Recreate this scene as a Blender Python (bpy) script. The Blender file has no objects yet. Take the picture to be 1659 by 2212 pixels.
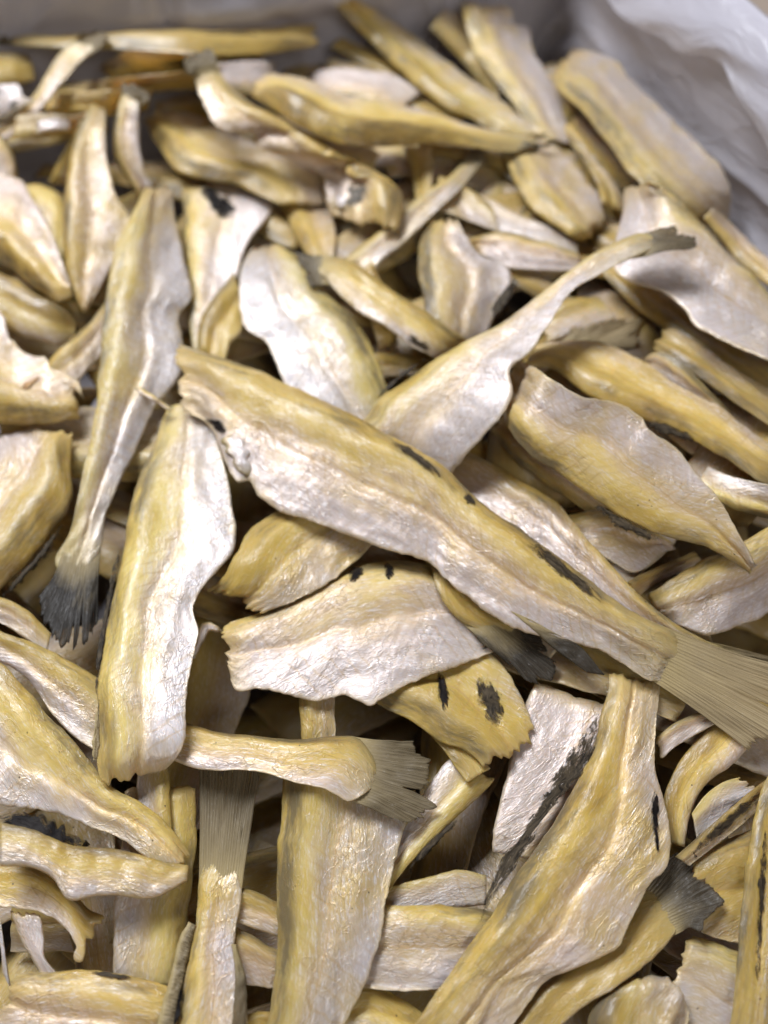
import bpy, bmesh, math, random
import numpy as np

# ------------------------------------------------------------------ camera, world, lamps, exposure
SC = bpy.context.scene
COL = SC.collection
PITCH, DIST, HFOV = math.radians(50), 0.275, math.radians(28)
FW = np.array([0, math.cos(PITCH), -math.sin(PITCH)]); RT = np.array([1.0, 0, 0]); UP = np.cross(RT, FW)
CAM = -FW * DIST
cam = bpy.data.cameras.new('camera'); cam_o = bpy.data.objects.new('camera', cam); COL.objects.link(cam_o)
cam_o.location = CAM; cam_o.rotation_euler = (math.pi / 2 - PITCH, 0, 0)
cam.sensor_fit = 'VERTICAL'; cam.sensor_height = 24; cam.lens = 12 / math.tan(HFOV)
cam.clip_start = 0.01; cam.clip_end = 50
cam.dof.use_dof = True; cam.dof.focus_distance = 0.258; cam.dof.aperture_fstop = 4.3
SC.camera = cam_o
SC.view_settings.view_transform = 'Standard'; SC.view_settings.look = 'None'
SC.view_settings.exposure = 0.2; SC.view_settings.gamma = 1
SC.cycles.use_denoising = True
SC.cycles.use_adaptive_sampling = True; SC.cycles.adaptive_threshold = 0.025
SC.cycles.max_bounces = 6; SC.cycles.diffuse_bounces = 3; SC.cycles.glossy_bounces = 2; SC.cycles.transmission_bounces = 3; SC.cycles.transparent_max_bounces = 6
SC.cycles.caustics_reflective = False; SC.cycles.caustics_refractive = False

world = bpy.data.worlds.new('World'); SC.world = world; world.use_nodes = True
bg = world.node_tree.nodes['Background']; bg.inputs[0].default_value = (0.86, 0.88, 1.0, 1); bg.inputs[1].default_value = 0.035

def area(name, loc, target, size, size_y, power, color):
    l = bpy.data.lights.new(name, 'AREA'); l.shape = 'RECTANGLE'; l.size = size; l.size_y = size_y
    l.energy = power; l.color = color
    o = bpy.data.objects.new(name, l); COL.objects.link(o); o.location = loc
    d = np.array(target, float) - np.array(loc, float)
    import mathutils
    o.rotation_euler = mathutils.Vector(d).to_track_quat('-Z', 'Y').to_euler()
    return o
area('ceiling_lamp', (-0.62, 0.82, 1.32), (0, 0.05, 0), 1.1, 0.6, 39, (0.90, 0.93, 1.0))
area('fill_lamp', (0.55, -1.35, 1.0), (0, 0.1, 0), 0.9, 0.7, 8, (1.0, 0.97, 0.95))  # added unseen fill, brightens the back film and the fronts of the fish

# ------------------------------------------------------------------ pixel frame of the traced drawings -> world rays
WD, HD = 1659.0, 2212.0
TV = math.tan(HFOV); TH = TV * 0.75
def rays(p):
    p = np.asarray(p, float)
    return FW + RT * ((p[..., 0:1] - WD / 2) / (WD / 2) * TH) + UP * ((HD / 2 - p[..., 1:2]) / (HD / 2) * TV)
def unproj(p, z):
    v = rays(p); z = np.asarray(z, float)[..., None]
    return CAM + v * (z - CAM[2]) / v[..., 2:3]
def project(P):
    q = np.asarray(P) - CAM; dz = q @ FW
    return np.stack([WD / 2 + (q @ RT) / dz / TH * WD / 2, HD / 2 - (q @ UP) / dz / TV * HD / 2], -1)

# ------------------------------------------------------------------ noise
def _hash(ix, iy, seed):
    h = (ix.astype(np.int64) * 374761393 + iy.astype(np.int64) * 668265263 + int(seed) * 1442695041) & 0xffffffff
    h = ((h ^ (h >> 13)) * 1274126177) & 0xffffffff
    return ((h ^ (h >> 16)) & 0xffffff) / float(0xffffff)
def noise(x, y, seed=0):
    x = np.asarray(x, float); y = np.asarray(y, float) + 0 * x; x = x + 0 * y
    ix, iy = np.floor(x), np.floor(y); fx, fy = x - ix, y - iy
    ux, uy = fx * fx * fx * (fx * (fx * 6 - 15) + 10), fy * fy * fy * (fy * (fy * 6 - 15) + 10)
    a, b, c, d = _hash(ix, iy, seed), _hash(ix + 1, iy, seed), _hash(ix, iy + 1, seed), _hash(ix + 1, iy + 1, seed)
    return (a + (b - a) * ux + (c - a) * uy + (a - b - c + d) * ux * uy) * 2 - 1
def fbm(x, y, seed=0, o=3):
    r = 0; a = 1
    for k in range(o):
        r = r + a * noise(x * 2 ** k, y * 2 ** k, seed + 17 * k); a *= 0.5
    return r
def ridged(x, y, seed=0, o=2):
    r = 0; a = 1
    for k in range(o):
        r = r + a * (1 - 2 * np.abs(noise(x * 2 ** k, y * 2 ** k, seed + 31 * k))); a *= 0.5
    return r

# ------------------------------------------------------------------ polylines
def pts(s):
    return np.array([[float(v) for v in q.split(',')] for q in s.split()]) if isinstance(s, str) else np.asarray(s, float)
def resample(P, n, smooth=True):
    P = pts(P)
    if smooth and len(P) > 2:                                   # Catmull-Rom
        E = np.vstack([2 * P[0] - P[1], P, 2 * P[-1] - P[-2]]); out = []
        for i in range(1, len(E) - 2):
            t = np.linspace(0, 1, 10, endpoint=False)[:, None]
            a, b, c, d = E[i - 1], E[i], E[i + 1], E[i + 2]
            out.append(0.5 * (2 * b + (c - a) * t + (2 * a - 5 * b + 4 * c - d) * t ** 2 + (3 * b - a - 3 * c + d) * t ** 3))
        P = np.vstack(out + [P[-1:]])
    L = np.r_[0, np.cumsum(np.linalg.norm(np.diff(P, axis=0), axis=1))]
    q = np.linspace(0, L[-1], n)
    return np.stack([np.interp(q, L, P[:, 0]), np.interp(q, L, P[:, 1])], -1)
def hull(x, y):                                                 # upper concave hull, sampled at x
    st = []
    for i in range(len(x)):
        while len(st) > 1 and (y[st[-1]] - y[st[-2]]) * (x[i] - x[st[-2]]) <= (y[i] - y[st[-2]]) * (x[st[-1]] - x[st[-2]]):
            st.pop()
        st.append(i)
    return np.interp(x, x[st], y[st])
def gsm(v, k):
    w = np.exp(-0.5 * (np.arange(-3 * k, 3 * k + 1) / k) ** 2); w /= w.sum()
    e = np.r_[2 * v[0] - v[1:3 * k + 1][::-1], v, 2 * v[-1] - v[-3 * k - 1:-1][::-1]]
    return np.convolve(e, w, 'valid')

# ------------------------------------------------------------------ height of the heap so far, kept per line of sight
BS, PAD = 4, 420
BW, BH = int((WD + 2 * PAD) / BS), int((HD + 2 * PAD) / BS)
FLOOR = -0.105
BUF = np.full((BH, BW), FLOOR)
def bidx(p):
    return (np.clip(((p[..., 0] + PAD) / BS).astype(int), 0, BW - 1), np.clip(((p[..., 1] + PAD) / BS).astype(int), 0, BH - 1))
def splat(P):
    px = project(P).reshape(-1, 2); z = P[..., 2].ravel()
    ok = (px[:, 0] > -PAD + 8) & (px[:, 0] < WD + PAD - 8) & (px[:, 1] > -PAD + 8) & (px[:, 1] < HD + PAD - 8); px, z = px[ok], z[ok]; ix, iy = bidx(px)
    for dx in (-1, 0, 1):
        for dy in (-1, 0, 1):
            np.maximum.at(BUF, (np.clip(iy + dy, 0, BH - 1).ravel(), np.clip(ix + dx, 0, BW - 1).ravel()), z.ravel())

# ------------------------------------------------------------------ materials
def nt(name):
    m = bpy.data.materials.new(name); m.use_nodes = True; t = m.node_tree; t.nodes.clear(); return m, t
class G:                                                        # tiny node helper
    def __init__(s, t): s.t = t
    def n(s, ty, **kw):
        x = s.t.nodes.new(ty)
        for k, v in kw.items(): setattr(x, k, v)
        return x
    def l(s, a, b): s.t.links.new(a, b)
    def set(s, sock, v):
        if hasattr(v, 'default_value') or hasattr(v, 'is_output'): s.l(v, sock)
        else: sock.default_value = v
    def m(s, op, a, b=0.0, c=None, clamp=False):
        x = s.n('ShaderNodeMath', operation=op, use_clamp=clamp); s.set(x.inputs[0], a); s.set(x.inputs[1], b)
        if c is not None: s.set(x.inputs[2], c)
        return x.outputs[0]
    def mix(s, f, a, b, bt='MIX'):
        x = s.n('ShaderNodeMix', data_type='RGBA', blend_type=bt); s.set(x.inputs[0], f)
        s.set(x.inputs[6], a if hasattr(a, 'is_output') else (*a, 1)); s.set(x.inputs[7], b if hasattr(b, 'is_output') else (*b, 1))
        return x.outputs[2]
    def ramp(s, f, stops, interp='LINEAR'):
        x = s.n('ShaderNodeValToRGB'); x.color_ramp.interpolation = interp; s.l(f, x.inputs[0]); e = x.color_ramp.elements
        while len(e) < len(stops): e.new(0.5)
        for el, (p, c) in zip(e, stops): el.position = p; el.color = (*c, 1) if not np.isscalar(c) else (c, c, c, 1)
        return x.outputs[0]
    def noise(s, v, scale, detail=3, rough=0.55, dist=0.0):
        x = s.n('ShaderNodeTexNoise'); s.l(v, x.inputs['Vector']); x.inputs['Scale'].default_value = scale
        x.inputs['Detail'].default_value = detail; x.inputs['Roughness'].default_value = rough; x.inputs['Distortion'].default_value = dist
        return x.outputs[0]
    def map(s, v, sc=(1, 1, 1), rot=0.0, loc=(0, 0, 0)):
        x = s.n('ShaderNodeMapping'); s.l(v, x.inputs[0]); x.inputs['Scale'].default_value = sc
        x.inputs['Rotation'].default_value = (0, 0, rot); x.inputs['Location'].default_value = loc; return x.outputs[0]
    def rng(s, v, a, b, c=0.0, d=1.0):
        x = s.n('ShaderNodeMapRange'); s.set(x.inputs[0], v)
        for i, q in enumerate((a, b, c, d)): s.set(x.inputs[i + 1], q)
        return x.outputs[0]
    def uv(s, name): return s.n('ShaderNodeUVMap', uv_map=name).outputs[0]

def fish_material():
    m, t = nt('dried_fish_flesh'); g = G(t)
    st = g.uv('st'); ph = g.uv('phys')
    sp = g.n('ShaderNodeSeparateXYZ'); g.l(st, sp.inputs[0]); S, T = sp.outputs[0], sp.outputs[1]
    oc = g.n('ShaderNodeObjectInfo'); sc = g.n('ShaderNodeSeparateColor'); g.l(oc.outputs['Color'], sc.inputs[0])
    sc2 = g.n('ShaderNodeMath', operation='MULTIPLY'); g.l(oc.outputs['Alpha'], sc2.inputs[0]); sc2.inputs[1].default_value = 0.85
    warm, bound, brown = sc.outputs[0], sc.outputs[1], sc.outputs[2]
    n1 = g.noise(g.map(ph, (0.5, 1.0, 1), .2), 0.8, 3, 0.5)
    n2 = g.noise(g.map(ph, (0.35, 1.6, 1)), 2.2, 4, 0.6, 0.6)
    n3 = g.noise(ph, 0.55, 2)
    tt = g.m('ADD', T, g.m('MULTIPLY', g.m('SUBTRACT', n1, 0.5), 0.85))
    tt = g.m('ADD', tt, g.m('MULTIPLY', g.m('SUBTRACT', n2, 0.5), 0.36))
    rnd = oc.outputs['Random']
    tt = g.m('ADD', tt, g.m('ADD', g.m('SUBTRACT', 0.45, bound), g.m('MULTIPLY', g.m('SUBTRACT', rnd, 0.5), 0.16)))
    base = g.ramp(tt, [(0.0, (0.32, 0.22, 0.06)), (0.10, (0.50, 0.36, 0.09)), (0.26, (0.67, 0.52, 0.165)),
                       (0.38, (0.70, 0.56, 0.26)), (0.56, (0.64, 0.515, 0.36)), (0.80, (0.585, 0.52, 0.495)), (1.0, (0.61, 0.56, 0.555))])
    r2 = g.m('FRACT', g.m('MULTIPLY', rnd, 17.31)); r3 = g.m('FRACT', g.m('MULTIPLY', rnd, 91.7)); hue = g.m('MULTIPLY', r2, 0.75)
    vl = g.n('ShaderNodeCombineColor'); vv = g.rng(r3, 0.0, 1.0, 0.80, 1.08)
    for k_ in range(3): g.l(vv, vl.inputs[k_])
    base = g.mix(1.0, base, vl.outputs[0], 'MULTIPLY')
    base = g.mix(hue, base, g.mix(1.0, base, (1.0, 0.86, 0.74), 'MULTIPLY'))
    bl = g.noise(g.map(ph, (0.6, 1.0, 1), .3), 1.6, 4, 0.65, 0.5)
    base = g.mix(1.0, base, g.ramp(bl, [(0.26, (0.84, 0.80, 0.72)), (0.46, (1.0, 0.99, 0.97)), (0.62, (1.0, 1.0, 1.0)), (0.80, (1.06, 1.08, 1.12))]), 'MULTIPLY')
    # warm patches where flesh shows through the pearly membrane
    wp = g.rng(g.m('ADD', n3, g.m('MULTIPLY', g.m('SUBTRACT', warm, 0.5), 0.6)), 0.42, 0.72)
    base = g.mix(g.m('MULTIPLY', wp, 0.75), base, (0.56, 0.385, 0.085))
    # membrane streaks: pale fibres running obliquely along the fish
    fi = g.noise(g.map(ph, (1.0, 6.0, 1), 0.35), 2.4, 4, 0.65, 0.8)
    fi2 = g.noise(g.map(ph, (1.0, 5.0, 1), -0.5), 3.2, 4, 0.65, 0.8)
    fib = g.rng(g.m('MAXIMUM', fi, fi2), 0.54, 0.70)
    pale_ok = g.rng(tt, 0.10, 0.55, 0.2, 1.0)
    base = g.mix(g.m('MULTIPLY', g.m('MULTIPLY', fib, pale_ok), 0.7), base, (0.84, 0.80, 0.79))
    # ochre seams between the muscle segments
    ch = g.n('ShaderNodeTexWave', wave_type='BANDS', bands_direction='X'); g.l(g.map(ph, (1, 0.8, 1), 0.6), ch.inputs[0])
    ch.inputs['Scale'].default_value = 0.95; ch.inputs['Distortion'].default_value = 5.0; ch.inputs['Detail'].default_value = 2; ch.inputs['Detail Scale'].default_value = 1.2
    seam = g.m('MULTIPLY', g.rng(ch.outputs[1], 0.86, 1.0), g.rng(n1, 0.42, 0.6))
    base = g.mix(g.m('MULTIPLY', seam, 0.35), base, (0.45, 0.28, 0.09))
    # lateral seam and the chevrons of the muscle segments
    phs = g.n('ShaderNodeSeparateXYZ'); g.l(ph, phs.inputs[0])
    sm_ = g.m('ABSOLUTE', g.m('SUBTRACT', g.m('ADD', T, g.m('MULTIPLY', g.m('SUBTRACT', n3, 0.5), 0.10)), 0.5))
    base = g.mix(g.m('MULTIPLY', g.m('MULTIPLY', g.rng(sm_, 0.016, 0.004), g.rng(n1, 0.36, 0.52)), 0.5), base, (0.42, 0.26, 0.10))
    cv = g.m('ADD', g.m('MULTIPLY', phs.outputs[0], 21.0), g.m('ADD', g.m('MULTIPLY', g.m('ABSOLUTE', g.m('SUBTRACT', T, 0.47)), 52.0), g.m('MULTIPLY', n1, 9.0)))
    chev = g.m('SINE', cv)
    base = g.mix(g.m('MULTIPLY', g.m('MULTIPLY', g.rng(chev, 0.3, 1.0), g.rng(n2, 0.40, 0.62)), 0.22), base, (0.47, 0.31, 0.10))
    # brown tone, deepened on buried fish as painted gap shade, dark pigment near the dorsal edge
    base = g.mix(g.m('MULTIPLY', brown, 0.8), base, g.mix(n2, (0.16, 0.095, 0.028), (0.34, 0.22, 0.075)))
    pig = g.m('MULTIPLY', g.rng(T, 0.27, 0.13), g.rng(g.noise(g.map(ph, (0.22, 1, 1)), 1.0, 5, 0.7), 0.46, 0.60))
    base = g.mix(g.m('MULTIPLY', pig, 0.8), base, (0.10, 0.082, 0.055))
    # tail stalk goes olive, cut end goes translucent amber
    base = g.mix(g.m('MULTIPLY', g.rng(g.m('ADD', S, g.m('MULTIPLY', g.m('SUBTRACT', n2, 0.5), 0.2)), 0.72, 0.98), sc2.outputs[0]), base, (0.40, 0.31, 0.145))
    hd = g.m('MULTIPLY', g.rng(g.m('ADD', S, g.m('MULTIPLY', g.m('SUBTRACT', n2, 0.5), 0.12)), 0.12, 0.0), 0.7)
    base = g.mix(hd, base, (0.52, 0.37, 0.14))
    base = g.mix(g.m('MULTIPLY', g.rng(T, 0.955, 1.0), 0.55), base, (0.62, 0.47, 0.24))
    # specks
    vo = g.n('ShaderNodeTexVoronoi'); g.l(ph, vo.inputs[0]); vo.inputs['Scale'].default_value = 2.6
    sk = g.m('MULTIPLY', g.rng(vo.outputs['Distance'], 0.075, 0.05), g.rng(n3, 0.52, 0.58))
    base = g.mix(g.m('MULTIPLY', sk, 0.8), base, (0.05, 0.035, 0.02))
    # relief: crinkled membrane
    cr = g.noise(g.map(ph, (1.0, 3.0, 1), 0.3), 3.2, 3, 0.55, 1.0)
    def crease(rot, sc, anis, w):
        q = g.m('ABSOLUTE', g.m('SUBTRACT', g.noise(g.map(ph, (1.0, anis, 1), rot), sc, 2, 0.5, 0.7), 0.5))
        return g.rng(q, 0.0, w, 1.0, 0.0)
    c1 = g.m('MULTIPLY', crease(0.45, 1.1, 2.2, 0.035), g.rng(n1, 0.42, 0.58)); c2 = g.m('MULTIPLY', crease(-0.5, 1.5, 2.0, 0.035), g.rng(n3, 0.42, 0.6))
    c3 = crease(0.15, 2.6, 3.0, 0.05)
    fine = g.noise(g.map(ph, (1.0, 2.4, 1), 0.4), 9.0, 3, 0.6, 0.6)
    hgt = g.m('ADD', g.m('ADD', g.m('MULTIPLY', cr, 0.7), g.m('MULTIPLY', fine, 0.22)), g.m('ADD', g.m('MULTIPLY', g.m('ADD', c1, c2), 0.55), g.m('MULTIPLY', c3, 0.16)))
    hgt = g.m('ADD', hgt, g.m('ADD', g.m('MULTIPLY', fib, 0.15), g.m('MULTIPLY', chev, -0.07)))
    hgt = g.m('MULTIPLY', hgt, g.m('MULTIPLY', g.rng(g.noise(ph, 0.7, 2), 0.36, 0.62, 0.25, 1.0), g.rng(tt, 0.2, 0.6, 0.55, 1.0)))
    bp = g.n('ShaderNodeBump'); bp.inputs['Strength'].default_value = 1.0; bp.inputs['Distance'].default_value = 0.00027; g.l(hgt, bp.inputs['Height'])
    b = g.n('ShaderNodeBsdfPrincipled'); g.l(base, b.inputs['Base Color']); g.l(bp.outputs[0], b.inputs['Normal'])
    gl = g.m('MULTIPLY', fib, g.rng(tt, 0.1, 0.6, 0.55, 1.0))
    pearl = g.m('MULTIPLY', g.rng(tt, 0.38, 0.66), g.rng(brown, 0.0, 0.5, 1.0, 0.2))
    g.l(g.m('MULTIPLY', pearl, 0.22), b.inputs['Metallic'])
    g.l(g.rng(gl, 0.0, 1.0, 0.44, 0.30), b.inputs['Roughness'])
    b.subsurface_method = 'BURLEY'; b.inputs['Subsurface Weight'].default_value = 0.35; b.inputs['Subsurface Radius'].default_value = (1.0, 0.55, 0.25); b.inputs['Subsurface Scale'].default_value = 0.0026
    g.l(g.rng(gl, 0.0, 1.0, 0.3, 0.6), b.inputs['Specular IOR Level'])
    g.l(g.rng(gl, 0.0, 1.0, 0.15, 0.95), b.inputs['Coat Weight']); b.inputs['Coat Roughness'].default_value = 0.16; g.l(bp.outputs[0], b.inputs['Coat Normal'])
    o = g.n('ShaderNodeOutputMaterial'); g.l(b.outputs[0], o.inputs[0]); return m

def fin_material():
    m, t = nt('dried_fin_membrane'); g = G(t)
    st = g.uv('st'); ph = g.uv('phys')
    sp = g.n('ShaderNodeSeparateXYZ'); g.l(st, sp.inputs[0]); R, Q = sp.outputs[0], sp.outputs[1]
    oc = g.n('ShaderNodeObjectInfo'); sc = g.n('ShaderNodeSeparateColor'); g.l(oc.outputs['Color'], sc.inputs[0])
    ry = g.noise(g.map(st, (1.6, 95, 1)), 1.0, 3, 0.6, 0.3)
    fl = g.noise(g.map(ph, (2.5, 9.0, 1)), 3.0, 3, 0.7)
    bl = g.noise(ph, 1.1, 3)
    pale = g.mix(g.m('MULTIPLY', sc.outputs[0], 1.0), (0.24, 0.195, 0.125), (0.50, 0.385, 0.19))
    dark = g.mix(sc.outputs[1], (0.40, 0.31, 0.17), (0.026, 0.022, 0.018))
    f = g.m('ADD', g.m('MULTIPLY', R, 0.85), g.m('MULTIPLY', g.m('SUBTRACT', bl, 0.5), 0.8), None, True)
    base = g.mix(g.rng(f, 0.0, 0.55), pale, dark)
    base = g.mix(g.m('MULTIPLY', g.rng(g.m('ADD', R, g.m('MULTIPLY', g.m('SUBTRACT', ry, .5), .5)), 0.42, 0.10), 0.9), base, (0.40, 0.31, 0.145))
    base = g.mix(g.m('MULTIPLY', g.rng(ry, 0.42, 0.62), g.rng(R, 0.1, 0.5, 0.05, 0.16)), base, g.mix(0.4, base, (0.38, 0.35, 0.30)))
    base = g.mix(g.m('MULTIPLY', g.rng(ry, 0.48, 0.34), g.rng(R, 0.1, 0.5, 0.08, 0.4)), base, (0.03, 0.027, 0.024))
    base = g.mix(g.m('MULTIPLY', g.rng(fl, 0.66, 0.74), 0.55), base, (0.66, 0.62, 0.58))
    hgt = g.m('ADD', ry, g.m('MULTIPLY', fl, 0.35))
    bp = g.n('ShaderNodeBump'); bp.inputs['Strength'].default_value = 1.0; bp.inputs['Distance'].default_value = 0.00012; g.l(hgt, bp.inputs['Height'])
    b = g.n('ShaderNodeBsdfPrincipled'); g.l(base, b.inputs['Base Color']); g.l(bp.outputs[0], b.inputs['Normal'])
    b.inputs['Roughness'].default_value = 0.45; g.l(g.rng(fl, 0.5, 0.7, 0.15, 0.7), b.inputs['Specular IOR Level'])
    tr = g.n('ShaderNodeBsdfTransparent'); tr.inputs[0].default_value = (0.95, 0.86, 0.70, 1)
    ms = g.n('ShaderNodeMixShader'); g.l(g.m('MULTIPLY', g.m('MULTIPLY', g.rng(ry, 0.62, 0.40), g.rng(R, 0.15, 0.6)), 0.42), ms.inputs[0]); g.l(b.outputs[0], ms.inputs[1]); g.l(tr.outputs[0], ms.inputs[2])
    o = g.n('ShaderNodeOutputMaterial'); g.l(ms.outputs[0], o.inputs[0]); return m

def patch_material(name, c1, c2, rough, bump=0.0003, scale=4.0, soft=True):
    m, t = nt(name); g = G(t); ph = g.uv('phys'); st = g.uv('st')
    a = g.noise(g.map(ph, (0.6, 1.6, 1)), scale, 4, 0.65, 0.8)
    b = g.n('ShaderNodeBsdfPrincipled'); g.l(g.mix(g.rng(a, 0.35, 0.65), c1, c2), b.inputs['Base Color'])
    b.inputs['Roughness'].default_value = rough; b.inputs['Specular IOR Level'].default_value = 0.06
    bp = g.n('ShaderNodeBump'); bp.inputs['Strength'].default_value = 1.0; bp.inputs['Distance'].default_value = bump; g.l(a, bp.inputs['Height'])
    g.l(bp.outputs[0], b.inputs['Normal'])
    sp = g.n('ShaderNodeSeparateXYZ'); g.l(st, sp.inputs[0])
    ed = lambda v: g.m('SUBTRACT', 0.5, g.m('ABSOLUTE', g.m('SUBTRACT', v, 0.5)))
    d = g.m('MINIMUM', ed(sp.outputs[0]), ed(sp.outputs[1]))
    e = g.m('ADD', g.m('MULTIPLY', d, 0.8), g.m('MULTIPLY', g.m('SUBTRACT', g.noise(g.map(ph, (0.6, 1.6, 1)), 4.0, 5, 0.75), 0.5), 1.1))
    tr = g.n('ShaderNodeBsdfTransparent'); ms = g.n('ShaderNodeMixShader'); g.l(g.rng(e, 0.02, 0.20), ms.inputs[0]); g.l(tr.outputs[0], ms.inputs[1]); g.l(b.outputs[0], ms.inputs[2])
    o = g.n('ShaderNodeOutputMaterial'); g.l(ms.outputs[0], o.inputs[0]); return m

M_FISH = fish_material(); M_FIN = fin_material()
M_BLACK = patch_material('black_lining_and_shade', (0.006, 0.005, 0.005), (0.022, 0.018, 0.016), 0.45, 0.0003, 2.5)  # black belly lining, also the painted dark of holes and slits
M_GREY = patch_material('grey_hollow_shade', (0.06, 0.054, 0.046), (0.24, 0.21, 0.17), 0.5)  # grey tone standing for the shade inside hollow cut ends
M_WHITE = patch_material('white_membrane', (0.80, 0.79, 0.78), (0.70, 0.66, 0.62), 0.35, 0.0003)
M_AMBER = patch_material('amber_gut_remains', (0.10, 0.05, 0.02), (0.30, 0.19, 0.065), 0.4, 0.0004)
M_RED = patch_material('red_blood_stain', (0.50, 0.24, 0.10), (0.58, 0.42, 0.22), 0.4)
M_DARK = patch_material('dark_back_skin', (0.016, 0.013, 0.010), (0.095, 0.072, 0.045), 0.5, 0.0002, 5.0)
PM = dict(dark=M_DARK, fin=M_FIN, black=M_BLACK, grey=M_GREY, white=M_FISH, amber=M_AMBER, red=M_RED, fish=M_FISH)

# ------------------------------------------------------------------ lofted sheets
def normals(P):
    a = np.gradient(P, axis=0); b = np.gradient(P, axis=1); n = np.cross(a, b)
    n /= np.linalg.norm(n, axis=-1, keepdims=True) + 1e-12
    n[n[..., 2] < 0] *= -1
    return n
def mesh_from(name, top, bot, st, ph, mat, loc, sub=True):
    """closed skin: top sheet, lower sheet (stitched along both edges and both ends)"""
    N, M = top.shape[:2]
    V = np.concatenate([top.reshape(-1, 3), bot.reshape(-1, 3)]) - loc
    UVs = np.concatenate([st.reshape(-1, 2)] * 2); UVp = np.concatenate([ph.reshape(-1, 2)] * 2)
    i = np.arange(N * M).reshape(N, M); o = N * M
    q = [np.stack([i[:-1, :-1], i[1:, :-1], i[1:, 1:], i[:-1, 1:]], -1).reshape(-1, 4)]
    q.append(q[0][:, ::-1] + o)
    for e, rev in ((i[:, 0], 1), (i[:, -1], 0), (i[0, :], 0), (i[-1, :], 1)):
        w = np.stack([e[:-1], e[1:], e[1:] + o, e[:-1] + o], -1)
        q.append(w[:, ::-1] if rev else w)
    F = np.concatenate(q)
    # orient outward: top faces up
    a, b, c = V[F[0, 0]], V[F[0, 1]], V[F[0, 2]]
    if np.cross(b - a, c - a)[2] < 0: F = F[:, ::-1]
    me = bpy.data.meshes.new(name)
    me.vertices.add(len(V)); me.vertices.foreach_set('co', V.astype(np.float32).ravel())
    me.loops.add(F.size); me.loops.foreach_set('vertex_index', F.astype(np.int32).ravel())
    me.polygons.add(len(F)); me.polygons.foreach_set('loop_start', np.arange(0, F.size, 4, dtype=np.int32))
    me.polygons.foreach_set('use_smooth', np.ones(len(F), dtype=bool))
    me.update(calc_edges=True)
    for nm, U in (('st', UVs), ('phys', UVp)):
        l = me.uv_layers.new(name=nm); l.data.foreach_set('uv', U[F.ravel()].astype(np.float32).ravel())
    me.materials.append(mat); me.validate()
    return me
def add(name, me, parent=None, color=None):
    o = bpy.data.objects.new(name, me); COL.objects.link(o)
    if parent is not None: o.parent = parent
    if color is not None: o.color = color
    return o

WZ = None; COUNT = [0]; CVN = 'dark_hollow_patch'
def solve_height(Pp, gap):
    """Pp: N x M points seen from the camera; find a stiff, gently bent sheet that rests on the heap below it"""
    ix, iy = bidx(Pp); req = BUF[iy, ix]; N, M = req.shape; x = np.linspace(0, 1, N); t = np.linspace(0, 1, M)
    ra = req[:, :max(2, int(M * .4))].max(1); rb = req[:, int(M * .6):].max(1)
    k = max(2, N // 18); za = zb = None
    for it in range(3):
        za, zb = gsm(hull(x, ra), k), gsm(hull(x, rb), k)
        z = za[:, None] + (zb - za)[:, None] * t
        v = np.maximum(0, (req - z).max(1)); ra = np.maximum(ra, za) + v; rb = np.maximum(rb, zb) + v
    za += np.maximum(0, (req[:, :M // 2 + 1] - za[:, None]).max()) * .6; zb += np.maximum(0, (req[:, M // 2:] - zb[:, None]).max()) * .6
    return np.clip(za + gap, -1, .05), np.clip(zb + gap, -1, .05)

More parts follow.
